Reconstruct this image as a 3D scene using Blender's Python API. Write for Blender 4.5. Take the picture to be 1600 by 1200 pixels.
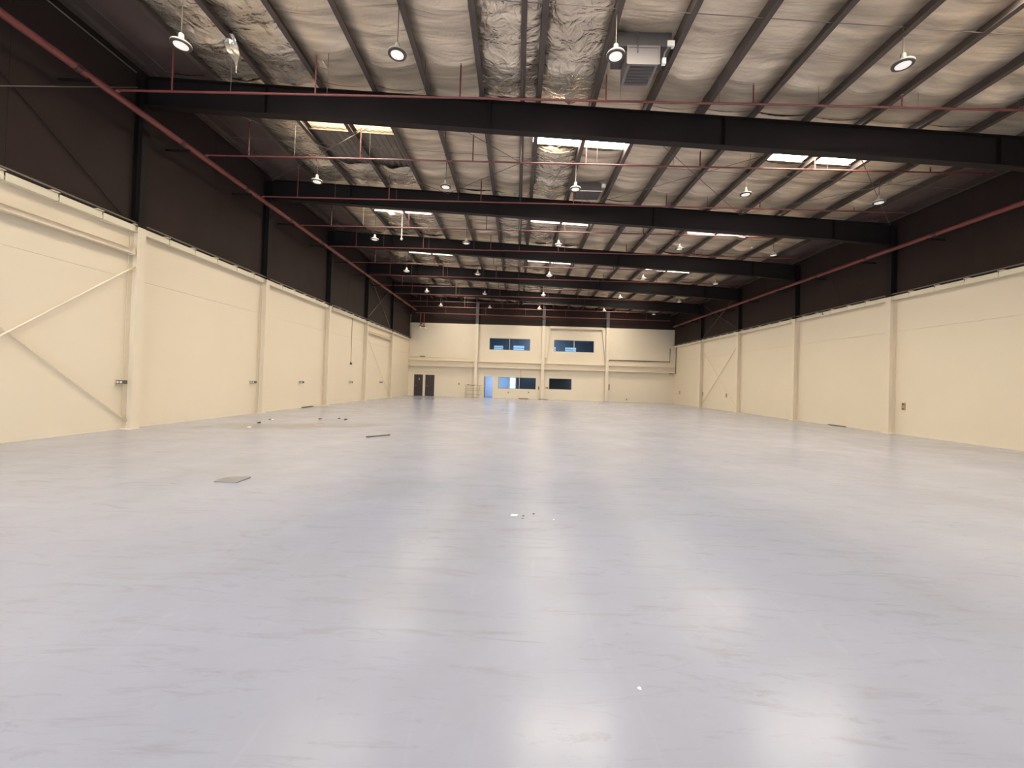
import bpy, math, random
from mathutils import Matrix, Vector, noise

# ------------------------------------------------------------------ scene, camera, world, exposure
for o in list(bpy.data.objects):
    bpy.data.objects.remove(o, do_unlink=True)
SC = bpy.context.scene
COL = SC.collection
random.seed(4)

YAW, PITCH, ROLL, CAM_H, FPX, CY = 0.0127, 0.0134, 0.0307, 1.657, 645.0, 588.6
fw = Vector((-math.sin(YAW) * math.cos(PITCH), math.cos(YAW) * math.cos(PITCH), math.sin(PITCH)))
rt = Vector((math.cos(YAW), math.sin(YAW), 0))
up = rt.cross(fw)
r2 = rt * math.cos(ROLL) + up * math.sin(ROLL)
u2 = up * math.cos(ROLL) - rt * math.sin(ROLL)
cd = bpy.data.cameras.new('camera')
cam = bpy.data.objects.new('camera', cd)
COL.objects.link(cam)
cam.matrix_world = Matrix(((r2.x, u2.x, -fw.x, 0), (r2.y, u2.y, -fw.y, 0), (r2.z, u2.z, -fw.z, CAM_H), (0, 0, 0, 1)))
cd.sensor_fit = 'HORIZONTAL'
cd.sensor_width = 36.0
cd.lens = FPX / 1600 * 36
cd.shift_y = (CY - 600) / 1600
cd.clip_start = 0.05
cd.clip_end = 300
SC.camera = cam

w = bpy.data.worlds.new('sky')
SC.world = w
w.use_nodes = True
w.node_tree.nodes['Background'].inputs[0].default_value = (0.74, 0.85, 1.0, 1)
w.node_tree.nodes['Background'].inputs[1].default_value = 17.0

SC.view_settings.view_transform = 'Standard'
SC.view_settings.look = 'None'
SC.view_settings.gamma = 1.0
SC.view_settings.use_curve_mapping = False
SC.view_settings.exposure = 0.0

SKY_L = 27.0                      # radiance of the daylit skylight sheets
SKY_C = (1.0, 0.92, 0.78, 1)

# ------------------------------------------------------------------ dimensions (metres)
S = 5.975
def yf(k): return 11.62 + (k - 1) * S          # frame lines, k = 1 is the nearest rafter in view
YB = 41.95                                      # back wall face
YFRONT = -7.0                                   # wall behind the viewpoint
XL, XR = -11.10, 15.82                          # wall faces
CL, CR = -10.84, 15.56                          # column faces
HC = 5.75                                       # cream wall height
def rz(x): return 9.54 - 0.047 * x              # top of rafters = underside of purlins
PUR = [-10.4, -8.92, -7.4, -5.85, -4.33, -2.8, -1.28, 0.30, 1.83, 3.36, 4.88, 6.4, 7.93, 9.45, 11.0, 12.55, 14.05, 15.4]
KMIN, KMAX = -1, 5

# ------------------------------------------------------------------ materials
MATS = {}
def nm(name):
    m = bpy.data.materials.new(name); m.use_nodes = True
    nt = m.node_tree
    return m, nt, nt.nodes['Principled BSDF']

def plain(name, col, rough=0.6, metal=0.0, var=0.12, scale=6.0, bump=0.0, emit=None, spec=0.5):
    m, nt, b = nm(name)
    b.inputs['Roughness'].default_value = rough
    b.inputs['Metallic'].default_value = metal
    b.inputs['Specular IOR Level'].default_value = spec
    tc = nt.nodes.new('ShaderNodeTexCoord')
    n = nt.nodes.new('ShaderNodeTexNoise'); n.inputs['Scale'].default_value = scale; n.inputs['Detail'].default_value = 4
    nt.links.new(tc.outputs['Object'], n.inputs['Vector'])
    mx = nt.nodes.new('ShaderNodeMix'); mx.data_type = 'RGBA'
    mx.inputs[6].default_value = tuple(c * (1 - var) for c in col) + (1,)
    mx.inputs[7].default_value = tuple(min(1, c * (1 + var)) for c in col) + (1,)
    nt.links.new(n.outputs['Fac'], mx.inputs[0]); nt.links.new(mx.outputs[2], b.inputs['Base Color'])
    if bump:
        bp = nt.nodes.new('ShaderNodeBump'); bp.inputs['Strength'].default_value = bump; bp.inputs['Distance'].default_value = 0.02
        nt.links.new(n.outputs['Fac'], bp.inputs['Height']); nt.links.new(bp.outputs[0], b.inputs['Normal'])
    if emit:
        b.inputs['Emission Color'].default_value = emit[0]; b.inputs['Emission Strength'].default_value = emit[1]
    MATS[name] = m
    return m

plain('cream_paint', (0.76, 0.655, 0.50), 0.55, var=0.03, scale=0.7)
plain('cream_steel', (0.76, 0.655, 0.50), 0.42, var=0.03, scale=1.5)
plain('flashing', (0.74, 0.66, 0.50), 0.4, var=0.06, scale=2)
plain('dark_cladding', (0.029, 0.0175, 0.0138), 0.85, var=0.25, scale=1.3, bump=0.15, spec=0.3)
plain('dark_liner', (0.085, 0.056, 0.047), 0.6, var=0.3, scale=1.0, bump=0.3)
plain('upstand_timber', (0.15, 0.11, 0.06), 0.6, var=0.2)
plain('dark_steel', (0.0085, 0.0045, 0.0043), 0.6, var=0.25, scale=1.2, spec=0.3)
plain('grey_upper_steel', (0.085, 0.078, 0.075), 0.5, var=0.1)
plain('purlin_steel', (0.085, 0.064, 0.055), 0.5, metal=0.15, var=0.2, scale=2.0)
plain('galvanised', (0.42, 0.38, 0.34), 0.4, metal=0.6, var=0.1)
plain('deck_sheet', (0.20, 0.17, 0.145), 0.45, metal=0.3, var=0.15, scale=1.5)
plain('red_pipe', (0.165, 0.040, 0.034), 0.45, var=0.2, scale=3)
plain('dark_red', (0.05, 0.018, 0.016), 0.5, var=0.2)
plain('rod_steel', (0.20, 0.17, 0.14), 0.45, metal=0.4)
plain('lamp_white', (0.50, 0.45, 0.38), 0.35, var=0.04)
plain('lamp_rim', (0.06, 0.05, 0.045), 0.4)
plain('lamp_lens', (0.9, 0.88, 0.84), 0.4, var=0.02, emit=((1, 0.95, 0.88, 1), 0.42))
plain('white_trim', (0.82, 0.78, 0.68), 0.4, var=0.04)
plain('socket_grey', (0.10, 0.085, 0.07), 0.5)
plain('socket_white', (0.75, 0.70, 0.62), 0.4)
plain('black_tube', (0.05, 0.043, 0.036), 0.5)
plain('tan_tube', (0.42, 0.32, 0.20), 0.5)
plain('brown_door', (0.042, 0.026, 0.022), 0.4, var=0.2, scale=4)
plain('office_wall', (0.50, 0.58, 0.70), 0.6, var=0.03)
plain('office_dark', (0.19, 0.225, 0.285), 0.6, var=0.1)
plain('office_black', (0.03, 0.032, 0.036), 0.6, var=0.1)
plain('office_floor', (0.12, 0.15, 0.22), 0.25, var=0.1)
plain('daylight_pane', (0.6, 0.7, 0.8), 0.3, emit=((0.50, 0.80, 1.0, 1), 0.75))
plain('daylight_door', (0.9, 0.9, 0.9), 0.3, emit=((0.95, 0.97, 1.0, 1), 1.3))
plain('vent_metal', (0.20, 0.175, 0.17), 0.4, metal=0.2, var=0.06)
plain('vent_dark', (0.075, 0.065, 0.063), 0.5, var=0.1)
plain('board_grey', (0.26, 0.24, 0.235), 0.6, var=0.1)
plain('stick_brown', (0.12, 0.085, 0.06), 0.7)
plain('paper_white', (0.85, 0.83, 0.80), 0.6, var=0.03)
plain('debris_brown', (0.16, 0.11, 0.07), 0.8, var=0.3)
plain('roller_steel', (0.45, 0.45, 0.44), 0.4, metal=0.3)

def floor_mat():
    m, nt, b = nm('epoxy_floor')
    L = nt.links.new; N = nt.nodes.new
    tc = N('ShaderNodeTexCoord')
    def noi(scale, detail, rough=0.55, map_scale=(1, 1, 1), rot=0.0, dist=0.0):
        mp = N('ShaderNodeMapping'); mp.inputs['Scale'].default_value = map_scale; mp.inputs['Rotation'].default_value = (0, 0, rot)
        L(tc.outputs['Object'], mp.inputs[0])
        n = N('ShaderNodeTexNoise'); n.inputs['Scale'].default_value = scale; n.inputs['Detail'].default_value = detail
        n.inputs['Roughness'].default_value = rough; n.inputs['Distortion'].default_value = dist
        L(mp.outputs[0], n.inputs['Vector']); return n.outputs['Fac']
    def ramp(src, lo, hi, a=0.0, bb=1.0):
        r = N('ShaderNodeMapRange'); r.inputs[1].default_value = lo; r.inputs[2].default_value = hi
        r.inputs[3].default_value = a; r.inputs[4].default_value = bb; L(src, r.inputs[0]); return r.outputs[0]
    def mix(fac, c1, c2, mode='MIX'):
        x = N('ShaderNodeMix'); x.data_type = 'RGBA'; x.blend_type = mode
        if isinstance(fac, float): x.inputs[0].default_value = fac
        else: L(fac, x.inputs[0])
        for s, c in ((6, c1), (7, c2)):
            if isinstance(c, tuple): x.inputs[s].default_value = c
            else: L(c, x.inputs[s])
        return x.outputs[2]
    base = mix(ramp(noi(0.35, 3), 0.3, 0.7), (0.315, 0.328, 0.41, 1), (0.38, 0.39, 0.465, 1))
    blot = mix(ramp(noi(1.7, 6, 0.65), 0.40, 0.66, 0, 0.18), base, (0.28, 0.28, 0.305, 1))
    scuff = mix(ramp(noi(2.2, 7, 0.7, (0.45, 2.4, 1), 0.35, 1.2), 0.54, 0.74, 0, 0.48), blot, (0.23, 0.222, 0.225, 1))
    scuff2 = mix(ramp(noi(2.0, 8, 0.7, (2.2, 0.4, 1), 0.5, 1.0), 0.60, 0.80, 0, 0.16), scuff, (0.57, 0.57, 0.58, 1))
    # brown tyre grime along the left side, its own drifting shape
    grime = ramp(noi(0.32, 5, 0.6, (1.0, 0.8, 1), 0.8), 0.54, 0.76, 0, 0.3)
    c = mix(grime, scuff2, (0.25, 0.215, 0.175, 1))
    c = mix(ramp(noi(5.0, 6, 0.7, (0.35, 2.0, 1), -0.5, 1.5), 0.58, 0.76, 0, 0.42), c, (0.20, 0.19, 0.19, 1))
    # broad brown stain left of the middle, broken up by noise
    vm = N('ShaderNodeMapping'); vm.vector_type = 'TEXTURE'
    vm.inputs['Location'].default_value = (-7.2, 13.6, 0); vm.inputs['Rotation'].default_value = (0, 0, 0.35); vm.inputs['Scale'].default_value = (2.6, 0.9, 1)
    L(tc.outputs['Object'], vm.inputs[0])
    ln = N('ShaderNodeVectorMath'); ln.operation = 'LENGTH'; L(vm.outputs[0], ln.inputs[0])
    ad = N('ShaderNodeMath'); ad.operation = 'ADD'; L(ln.outputs['Value'], ad.inputs[0]); L(ramp(noi(0.9, 5), 0.3, 0.7, -0.4, 0.4), ad.inputs[1])
    c = mix(ramp(ad.outputs[0], 0.5, 1.2, 0.5, 0.0), c, (0.20, 0.165, 0.125, 1))
    L(c, b.inputs['Base Color'])
    rr = ramp(noi(1.1, 6, 0.65), 0.3, 0.7, 0.17, 0.24)
    L(rr, b.inputs['Roughness'])
    b.inputs['Specular IOR Level'].default_value = 0.33
    bp = N('ShaderNodeBump'); bp.inputs['Strength'].default_value = 0.06; bp.inputs['Distance'].default_value = 0.01
    L(noi(14.0, 4), bp.inputs['Height']); L(bp.outputs[0], b.inputs['Normal'])
    MATS['epoxy_floor'] = m
floor_mat()

def foil_mat(name, c1, c2, rough, crinkle):
    m, nt, b = nm(name)
    L = nt.links.new; N = nt.nodes.new
    geo = N('ShaderNodeNewGeometry')
    def noi(scale, detail, ms, dist=0.0):
        mp = N('ShaderNodeMapping'); mp.inputs['Scale'].default_value = ms
        L(geo.outputs['Position'], mp.inputs[0])
        n = N('ShaderNodeTexNoise'); n.inputs['Scale'].default_value = scale; n.inputs['Detail'].default_value = detail; n.inputs['Distortion'].default_value = dist
        L(mp.outputs[0], n.inputs['Vector']); return n.outputs['Fac']
    a = noi(1.0, 5, (0.5, 3.0, 1.0), 0.4)
    x = N('ShaderNodeMix'); x.data_type = 'RGBA'; x.inputs[6].default_value = c1 + (1,); x.inputs[7].default_value = c2 + (1,)
    mr = N('ShaderNodeMapRange'); mr.inputs[1].default_value = 0.3; mr.inputs[2].default_value = 0.7; L(a, mr.inputs[0])
    L(mr.outputs[0], x.inputs[0]); L(x.outputs[2], b.inputs['Base Color'])
    b.inputs['Metallic'].default_value = 0.7 if crinkle > 0.5 else 0.4
    b.inputs['Roughness'].default_value = rough
    bp = N('ShaderNodeBump'); bp.inputs['Strength'].default_value = 0.6; bp.inputs['Distance'].default_value = 0.10
    L(noi(1.3, 3, (0.35, 2.0, 1.0), 0.8), bp.inputs['Height'])
    bp2 = N('ShaderNodeBump'); bp2.inputs['Strength'].default_value = crinkle; bp2.inputs['Distance'].default_value = 0.10 if crinkle > 0.5 else 0.05
    L(noi(2.6 if crinkle > 0.5 else 5.0, 3, (1, 1, 1), 2.0), bp2.inputs['Height']); L(bp.outputs[0], bp2.inputs['Normal'])
    L(bp2.outputs[0], b.inputs['Normal'])
    MATS[name] = m
foil_mat('foil_insulation', (0.44, 0.36, 0.275), (0.84, 0.70, 0.53), 0.32, 0.16)
foil_mat('foil_crinkled', (0.46, 0.39, 0.31), (0.90, 0.78, 0.63), 0.24, 0.6)

def glass_mat():
    m = bpy.data.materials.new('window_glass'); m.use_nodes = True
    nt = m.node_tree; nt.nodes.clear()
    o = nt.nodes.new('ShaderNodeOutputMaterial'); mx = nt.nodes.new('ShaderNodeMixShader')
    t = nt.nodes.new('ShaderNodeBsdfTransparent'); t.inputs[0].default_value = (0.80, 0.87, 0.92, 1)
    g = nt.nodes.new('ShaderNodeBsdfGlossy'); g.inputs['Roughness'].default_value = 0.12
    mx.inputs[0].default_value = 0.012
    nt.links.new(t.outputs[0], mx.inputs[1]); nt.links.new(g.outputs[0], mx.inputs[2]); nt.links.new(mx.outputs[0], o.inputs[0])
    MATS['window_glass'] = m
glass_mat()

def skylight_mat():
    m, nt, b = nm('skylight_sheet')
    b.inputs['Base Color'].default_value = (0.8, 0.8, 0.75, 1)
    b.inputs['Emission Color'].default_value = SKY_C
    b.inputs['Emission Strength'].default_value = SKY_L
    MATS['skylight_sheet'] = m
skylight_mat()

# ------------------------------------------------------------------ mesh helpers
class MB:
    def __init__(self): self.v = []; self.f = []
    def box(self, x0, y0, z0, x1, y1, z1):
        b = len(self.v)
        self.v += [(x0, y0, z0), (x1, y0, z0), (x1, y1, z0), (x0, y1, z0), (x0, y0, z1), (x1, y0, z1), (x1, y1, z1), (x0, y1, z1)]
        self.f += [tuple(b + i for i in q) for q in ((0, 3, 2, 1), (4, 5, 6, 7), (0, 1, 5, 4), (1, 2, 6, 5), (2, 3, 7, 6), (3, 0, 4, 7))]
        return self
    def prism(self, poly, axis, a0, a1):
        """polygon (two coords) extruded along axis 'x','y' or 'z'"""
        def P(u, v, a): return {'x': (a, u, v), 'y': (u, a, v), 'z': (u, v, a)}[axis]
        b = len(self.v); n = len(poly)
        self.v += [P(u, v, a0) for u, v in poly] + [P(u, v, a1) for u, v in poly]
        self.f.append(tuple(b + i for i in range(n))); self.f.append(tuple(b + n + i for i in reversed(range(n))))
        for i in range(n):
            j = (i + 1) % n
            self.f.append((b + i, b + n + i, b + n + j, b + j))
        return self
    def tube(self, pts, r, n=8):
        pts = [Vector(p) for p in pts]; b = len(self.v); m = len(pts)
        for i, p in enumerate(pts):
            d = (pts[min(i + 1, m - 1)] - pts[max(i - 1, 0)]).normalized()
            a = d.cross(Vector((0, 0, 1)))
            if a.length < 1e-4: a = Vector((1, 0, 0))
            a.normalize(); c = d.cross(a)
            for k in range(n):
                t = 2 * math.pi * k / n
                self.v.append(tuple(p + a * (math.cos(t) * r) + c * (math.sin(t) * r)))
        for i in range(m - 1):
            for k in range(n):
                k2 = (k + 1) % n
                self.f.append((b + i * n + k, b + i * n + k2, b + (i + 1) * n + k2, b + (i + 1) * n + k))
        self.f.append(tuple(b + k for k in reversed(range(n)))); self.f.append(tuple(b + (m - 1) * n + k for k in range(n)))
        return self
    def lathe(self, prof, n=20, c=(0, 0, 0)):
        b = len(self.v)
        for r, z in prof:
            for k in range(n):
                t = 2 * math.pi * k / n
                self.v.append((c[0] + r * math.cos(t), c[1] + r * math.sin(t), c[2] + z))
        for i in range(len(prof) - 1):
            for k in range(n):
                k2 = (k + 1) % n
                self.f.append((b + i * n + k, b + i * n + k2, b + (i + 1) * n + k2, b + (i + 1) * n + k))
        self.f.append(tuple(b + k for k in reversed(range(n)))); self.f.append(tuple(b + (len(prof) - 1) * n + k for k in range(n)))
        return self
    def mesh(self, name, mat, smooth=False):
        me = bpy.data.meshes.new(name); me.from_pydata(self.v, [], self.f); me.update()
        import bmesh
        bm = bmesh.new(); bm.from_mesh(me); bmesh.ops.recalc_face_normals(bm, faces=bm.faces); bm.to_mesh(me); bm.free()
        me.materials.append(MATS[mat])
        if smooth:
            me.polygons.foreach_set('use_smooth', [True] * len(me.polygons))
            me.set_sharp_from_angle(angle=math.radians(40))
        return me
    def build(self, name, mat, parent=None, smooth=False):
        return link(name, self.mesh(name, mat, smooth), parent)

def link(name, me, parent=None, loc=None):
    o = bpy.data.objects.new(name, me); COL.objects.link(o)
    if parent is not None: o.parent = parent
    if loc is not None: o.location = loc
    return o
def empty(name, label, cat, group=None, loc=(0, 0, 0)):
    o = bpy.data.objects.new(name, None); COL.objects.link(o); o.location = loc; o.empty_display_size = 0.2
    return tag(o, label, cat, group)
def tag(o, label, cat, group=None):
    o['label'] = label; o['category'] = cat
    if group: o['group'] = group
    return o
def struct(o, label=None):
    o['kind'] = 'structure'
    if label: o['label'] = label
    return o
def rel(parent, *pts):
    return [tuple(Vector(p) - parent.location) for p in pts]
def copy_tree(o, parent=None):
    c = o.copy(); COL.objects.link(c)
    if parent is not None: c.parent = parent
    for ch in list(o.children): copy_tree(ch, c)
    return c
ORD = ['first', 'second', 'third', 'fourth', 'fifth', 'sixth', 'seventh', 'eighth', 'ninth', 'tenth', 'eleventh', 'twelfth', 'thirteenth']

def holes(x0, z0, x1, z1, hs, y0, y1, name, mat, parent=None):
    """wall slab in the xz plane with rectangular holes, built as boxes on a grid"""
    xs = sorted({x0, x1, *[h[0] for h in hs], *[h[2] for h in hs]}); zs = sorted({z0, z1, *[h[1] for h in hs], *[h[3] for h in hs]})
    mb = MB()
    for i in range(len(xs) - 1):
        j = 0
        while j < len(zs) - 1:
            def solid(j):
                cx, cz = (xs[i] + xs[i + 1]) / 2, (zs[j] + zs[j + 1]) / 2
                return not any(h[0] < cx < h[2] and h[1] < cz < h[3] for h in hs)
            if solid(j):
                e = j
                while e + 1 < len(zs) - 1 and solid(e + 1): e += 1
                mb.box(xs[i], y0, zs[j], xs[i + 1], y1, zs[e + 1]); j = e + 1
            else: j += 1
    return mb.build(name, mat, parent)

# ------------------------------------------------------------------ floor
fl = MB().box(-11.6, YFRONT - 0.4, -0.2, 16.3, 42.15, 0.0).build('floor', 'epoxy_floor')
struct(fl, 'grey blue painted concrete floor with scuffs and grime')

# ------------------------------------------------------------------ side walls
def side_wall(side):
    s = -1 if side == 'left' else 1
    face = XL if s < 0 else XR
    back = face + s * 0.4
    a, b = sorted((face + s * 0.03, back))
    o = MB().box(a, YFRONT - 0.3, 0, b, 42.15, 11.0).build('wall_' + side, 'dark_cladding')
    struct(o, 'long %s side wall, cream below and dark cladding above' % side)
    ys = [YFRONT] + [yf(k) for k in range(-1, 6)] + [YB]
    f0, f1 = sorted((face, face + s * 0.03))
    u0, u1 = sorted((face - s * 0.004, face + s * 0.029))
    for i in range(len(ys) - 1):
        for z0, z1 in ((0.0, 4.27), (4.276, HC)):
            MB().box(f0, ys[i] + 0.004, z0, f1, ys[i + 1] - 0.004, z1).build('wall_panel', 'cream_paint', o)
        n = 2 if ys[i + 1] - ys[i] > 4 else 1
        for q in range(n):
            ya = ys[i] + (ys[i + 1] - ys[i]) * q / n; yb = ys[i] + (ys[i + 1] - ys[i]) * (q + 1) / n
            MB().box(u0, ya + 0.003, HC + 0.16, u1, yb - 0.003, rz(face) + 0.25).build('cladding_panel', 'dark_cladding', o)
    # coping: folded flashing pieces about a metre long, each with a raised tab at its far end
    y = YFRONT + 0.05; proto = None
    prof = [(0, 0), (0.16, 0), (0.16, 0.014), (0.015, 0.014), (0.015, 0.17), (0, 0.17)]
    while y + 1.03 < YB:
        if proto is None:
            mb = MB()
            fx = lambda u: face - s * 0.17 + s * u
            mb.prism([(fx(u), HC - 0.16 + v) for u, v in prof], 'y', 0.0, 1.0)
            mb.prism([(face - s * 0.02, HC + 0.012), (face - s * 0.22, HC + 0.03), (face - s * 0.22, HC + 0.044), (face - s * 0.02, HC + 0.026)], 'y', 0.83, 1.0)
            proto = mb.mesh('coping_piece', 'flashing')
        link('coping_piece', proto, o, (0, y, 0)); y += 1.032
    a0, a1 = sorted((face - s * 0.20, face - s * 0.15))
    MB().box(a0, YFRONT, HC + 0.075, a1, YB, HC + 0.11).build('cap_angle', 'rod_steel', o)
    return o
WL = side_wall('left'); WR = side_wall('right')

# ------------------------------------------------------------------ wall behind the viewpoint with two roller doors
wf = holes(-11.6, 0, 16.3, 11.0, [(-10.8, 0, -4.8, 5.4), (12.1, 0, 15.6, 5.4)], YFRONT - 0.3, YFRONT, 'wall_front', 'cream_paint')
struct(wf, 'end wall behind the viewpoint')
for i, (x0, x9) in enumerate(((-10.8, -4.8), (12.1, 15.6))):
    d = MB().box(x0, YFRONT - 0.35, 0, x0 + 0.08, YFRONT - 0.05, 5.4).build('door_%d' % (i + 4), 'roller_steel')
    struct(d, 'loading door opening with rolled up shutter')
    MB().box(x9 - 0.08, YFRONT - 0.35, 0, x9, YFRONT - 0.05, 5.4).build('door_jamb', 'roller_steel', d)
    MB().tube([(x0, YFRONT - 0.1, 5.15), (x9, YFRONT - 0.1, 5.15)], 0.24, 14).build('rolled_shutter', 'roller_steel', d, True)

# ------------------------------------------------------------------ back wall
OPEN = [(-3.42, 0.0, -2.42, 2.22), (-1.9, 0.99, 1.91, 2.16), (3.24, 1.06, 5.54, 2.18), (-2.93, 4.91, 1.21, 6.09), (3.64, 4.91, 7.69, 6.09),
        (-10.49, 0.0, -9.60, 2.16), (-9.35, 0.0, -8.42, 2.16)]
wb = holes(-11.6, 0, 16.3, 7.45, OPEN, YB, YB + 0.2, 'wall_back', 'cream_paint')
struct(wb, 'far end wall, cream, with doors and office windows')
MB().box(-11.4, YB + 0.02, 7.45, 16.1, YB + 0.2, 11.0).build('upper_cladding', 'dark_cladding', wb)
for a, b in ((-11.08, -4.36), (-4.04, 2.38), (2.70, 8.82), (9.14, 15.80)):
    MB().box(a, YB - 0.10, 3.08, b, YB, 3.66).build('ledge_beam', 'cream_steel', wb)
    MB().box(a, YB - 0.34, 3.62, b, YB, 3.68).build('ledge_flange', 'cream_steel', wb)
    MB().box(a, YB - 0.34, 3.06, b, YB, 3.12).build('ledge_flange', 'cream_steel', wb)
MB().prism([(2.70, 4.2), (2.90, 4.2), (3.22, 7.22), (2.70, 7.22)], 'y', YB - 0.26, YB).build('tapered_panel', 'cream_steel', wb)
MB().prism([(8.82, 4.2), (8.80, 4.2), (8.46, 7.22), (8.82, 7.22)], 'y', YB - 0.26, YB).build('tapered_panel', 'cream_steel', wb)
MB().box(3.22, YB - 0.26, 7.22, 8.46, YB, 7.44).build('head_panel', 'cream_steel', wb)
MB().box(9.14, YB - 0.08, 4.24, 15.30, YB, 7.40).build('wall_panel', 'cream_steel', wb)
MB().box(-10.95, YB - 0.05, 3.95, -4.36, YB, 7.43).build('wall_panel', 'cream_paint', wb)

BCOL = [(-4.20, 'between the brown doors and the open doorway'), (2.54, 'between the office windows'), (8.98, 'right of the office windows')]
for x, wh in BCOL:
    c = empty('end_wall_column', 'cream steel column on far wall ' + wh, 'column', 'far wall columns', (x, YB - 0.25, 0))
    MB().box(-0.15, -0.17, 0, 0.15, -0.15, 7.43).box(-0.01, -0.15, 0, 0.01, 0.23, 7.43).box(-0.15, 0.23, 0, 0.15, 0.249, 7.43).build('shaft', 'cream_steel', c)
    h = rz(x) - 0.02
    MB().box(-0.15, -0.17, 7.43, 0.15, -0.15, h).box(-0.01, -0.15, 7.43, 0.01, 0.23, h).box(-0.15, 0.23, 7.43, 0.15, 0.249, h).build('upper_shaft', 'grey_upper_steel', c)
    MB().box(-0.2, -0.2, 0, 0.2, 0.14, 0.025).build('base_plate', 'rod_steel', c)

# doors, doorway, windows on the back wall
for i, (x0, x1) in enumerate(((-10.49, -9.60), (-9.35, -8.42))):
    d = MB().box(x0 + 0.06, YB + 0.05, 0.0, x1 - 0.06, YB + 0.10, 2.10).build('door_%d' % (i + 1), 'brown_door')
    struct(d, ('left' if i == 0 else 'right') + ' one of the two dark brown doors')
    fr = MB().box(x0, YB - 0.02, 0, x0 + 0.06, YB + 0.12, 2.16).box(x1 - 0.06, YB - 0.02, 0, x1, YB + 0.12, 2.16).box(x0 + 0.06, YB - 0.02, 2.10, x1 - 0.06, YB + 0.12, 2.16)
    fr.build('door_frame', 'brown_door', d)
    MB().tube([(x0 + 0.14, YB + 0.05, 1.02), (x0 + 0.14, YB - 0.01, 1.02), (x0 + 0.26, YB - 0.01, 1.02)], 0.012, 6).build('door_handle', 'galvanised', d)
    mb = MB()
    for q in range(3):
        xx = x0 + 0.22 + q * 0.2
        mb.box(xx, YB + 0.044, 0.3, xx + 0.012, YB + 0.051, 1.9)
    mb.build('door_moulding', 'dark_steel', d)
    # small white washroom pictogram plate
    xc = (x0 + x1) / 2 + 0.05
    if i == 0:
        mb = MB().lathe([(0.02, -0.02), (0.035, 0), (0.02, 0.02)], 8, (xc, YB + 0.035, 1.80))
        mb.box(xc - 0.04, YB + 0.03, 1.62, xc + 0.04, YB + 0.04, 1.76)
        mb.build('door_sign', 'socket_white', d)
dw = MB().box(-3.42, YB - 0.015, 0, -3.36, YB + 0.2, 2.22).box(-2.46, YB - 0.015, 0, -2.42, YB + 0.2, 2.22).box(-3.36, YB - 0.015, 2.18, -2.46, YB + 0.2, 2.22).build('door_3', 'cream_steel')
struct(dw, 'open doorway into the pale blue lit office')
lf = MB().box(-3.36, YB + 0.14, 0.01, -3.30, YB + 1.0, 2.17).build('door_leaf', 'office_dark', dw)
def window(n, op, mull, label, sill=True):
    x0, z0, x1, z1 = op
    t = 0.045
    fr = MB().box(x0, YB + 0.04, z0, x0 + t, YB + 0.10, z1).box(x1 - t, YB + 0.04, z0, x1, YB + 0.10, z1)
    fr.box(x0 + t, YB + 0.04, z0, x1 - t, YB + 0.10, z0 + t).box(x0 + t, YB + 0.04, z1 - t, x1 - t, YB + 0.10, z1)
    o = fr.build('window_%d' % n, 'office_dark'); struct(o, label)
    xs = [x0 + t] + ([mull - 0.02, mull + 0.02] if mull else []) + [x1 - t]
    for q in range(0, len(xs), 2):
        MB().box(xs[q], YB + 0.065, z0 + t, xs[q + 1], YB + 0.071, z1 - t).build('pane', 'window_glass', o)
    if mull: MB().box(mull - 0.02, YB + 0.035, z0 + t, mull + 0.02, YB + 0.105, z1 - t).build('mullion', 'white_trim', o)
window(1, OPEN[1], 0.22, 'lower office window, half pale blue and half dark')
window(2, OPEN[2], None, 'small dark lower window beside the middle column')
window(3, OPEN[3], -0.88, 'upper office window left of the middle column')
window(4, OPEN[4], 5.68, 'upper office window right of the middle column')

# offices behind the windows
of = MB().box(-4.1, YB + 0.2, -0.2, 9.7, 46.9, 0.0).build('floor_office', 'office_floor'); struct(of, 'office floor behind the far wall')
sl = MB().box(-4.1, YB + 0.2, 2.9, 9.7, 46.9, 3.4).build('ceiling_office', 'office_wall'); struct(sl, 'office ceiling slab')
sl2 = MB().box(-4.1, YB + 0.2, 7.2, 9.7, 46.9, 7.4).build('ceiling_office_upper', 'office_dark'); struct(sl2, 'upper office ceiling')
ob = holes(-4.1, 0, 9.7, 2.9, [(-0.80, 0.0, -0.19, 2.3)], 46.4, 46.6, 'wall_office_back', 'office_wall'); struct(ob, 'pale blue office wall')
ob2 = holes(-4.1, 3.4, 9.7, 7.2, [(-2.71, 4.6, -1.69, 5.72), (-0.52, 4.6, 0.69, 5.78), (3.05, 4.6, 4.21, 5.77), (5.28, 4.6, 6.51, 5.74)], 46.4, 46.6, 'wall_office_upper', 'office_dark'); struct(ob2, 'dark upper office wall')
for i, (x0, z0, x1, z1) in enumerate([(-2.71, 4.6, -1.69, 5.72), (-0.52, 4.6, 0.69, 5.78), (3.05, 4.6, 4.21, 5.77), (5.28, 4.6, 6.51, 5.74)]):
    p = MB().box(x0, 46.45, z0, x1, 46.5, z1).build('window_%d' % (5 + i), 'daylight_pane'); struct(p, 'daylit outer window seen through the upper office, %s from the left' % ORD[i])
    MB().box(x0, 46.40, (z0 + z1) / 2 + 0.30, x1, 46.45, (z0 + z1) / 2 + 0.34).build('transom', 'office_dark', p)
p = MB().box(-0.80, 46.45, 0, -0.19, 46.5, 2.3).build('door_6', 'daylight_door'); struct(p, 'sunlit outer door seen through the office window')
MB().box(-0.80, 46.41, 1.30, -0.19, 46.45, 1.34).build('door_bar', 'office_dark', p)
for nme, x in (('wall_office_left', -4.1), ('wall_office_right', 9.5)):
    o = MB().box(x, YB + 0.2, 0, x + 0.2, 46.4, 7.2).build(nme, 'office_dark' if x > 0 else 'office_wall'); struct(o)
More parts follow.
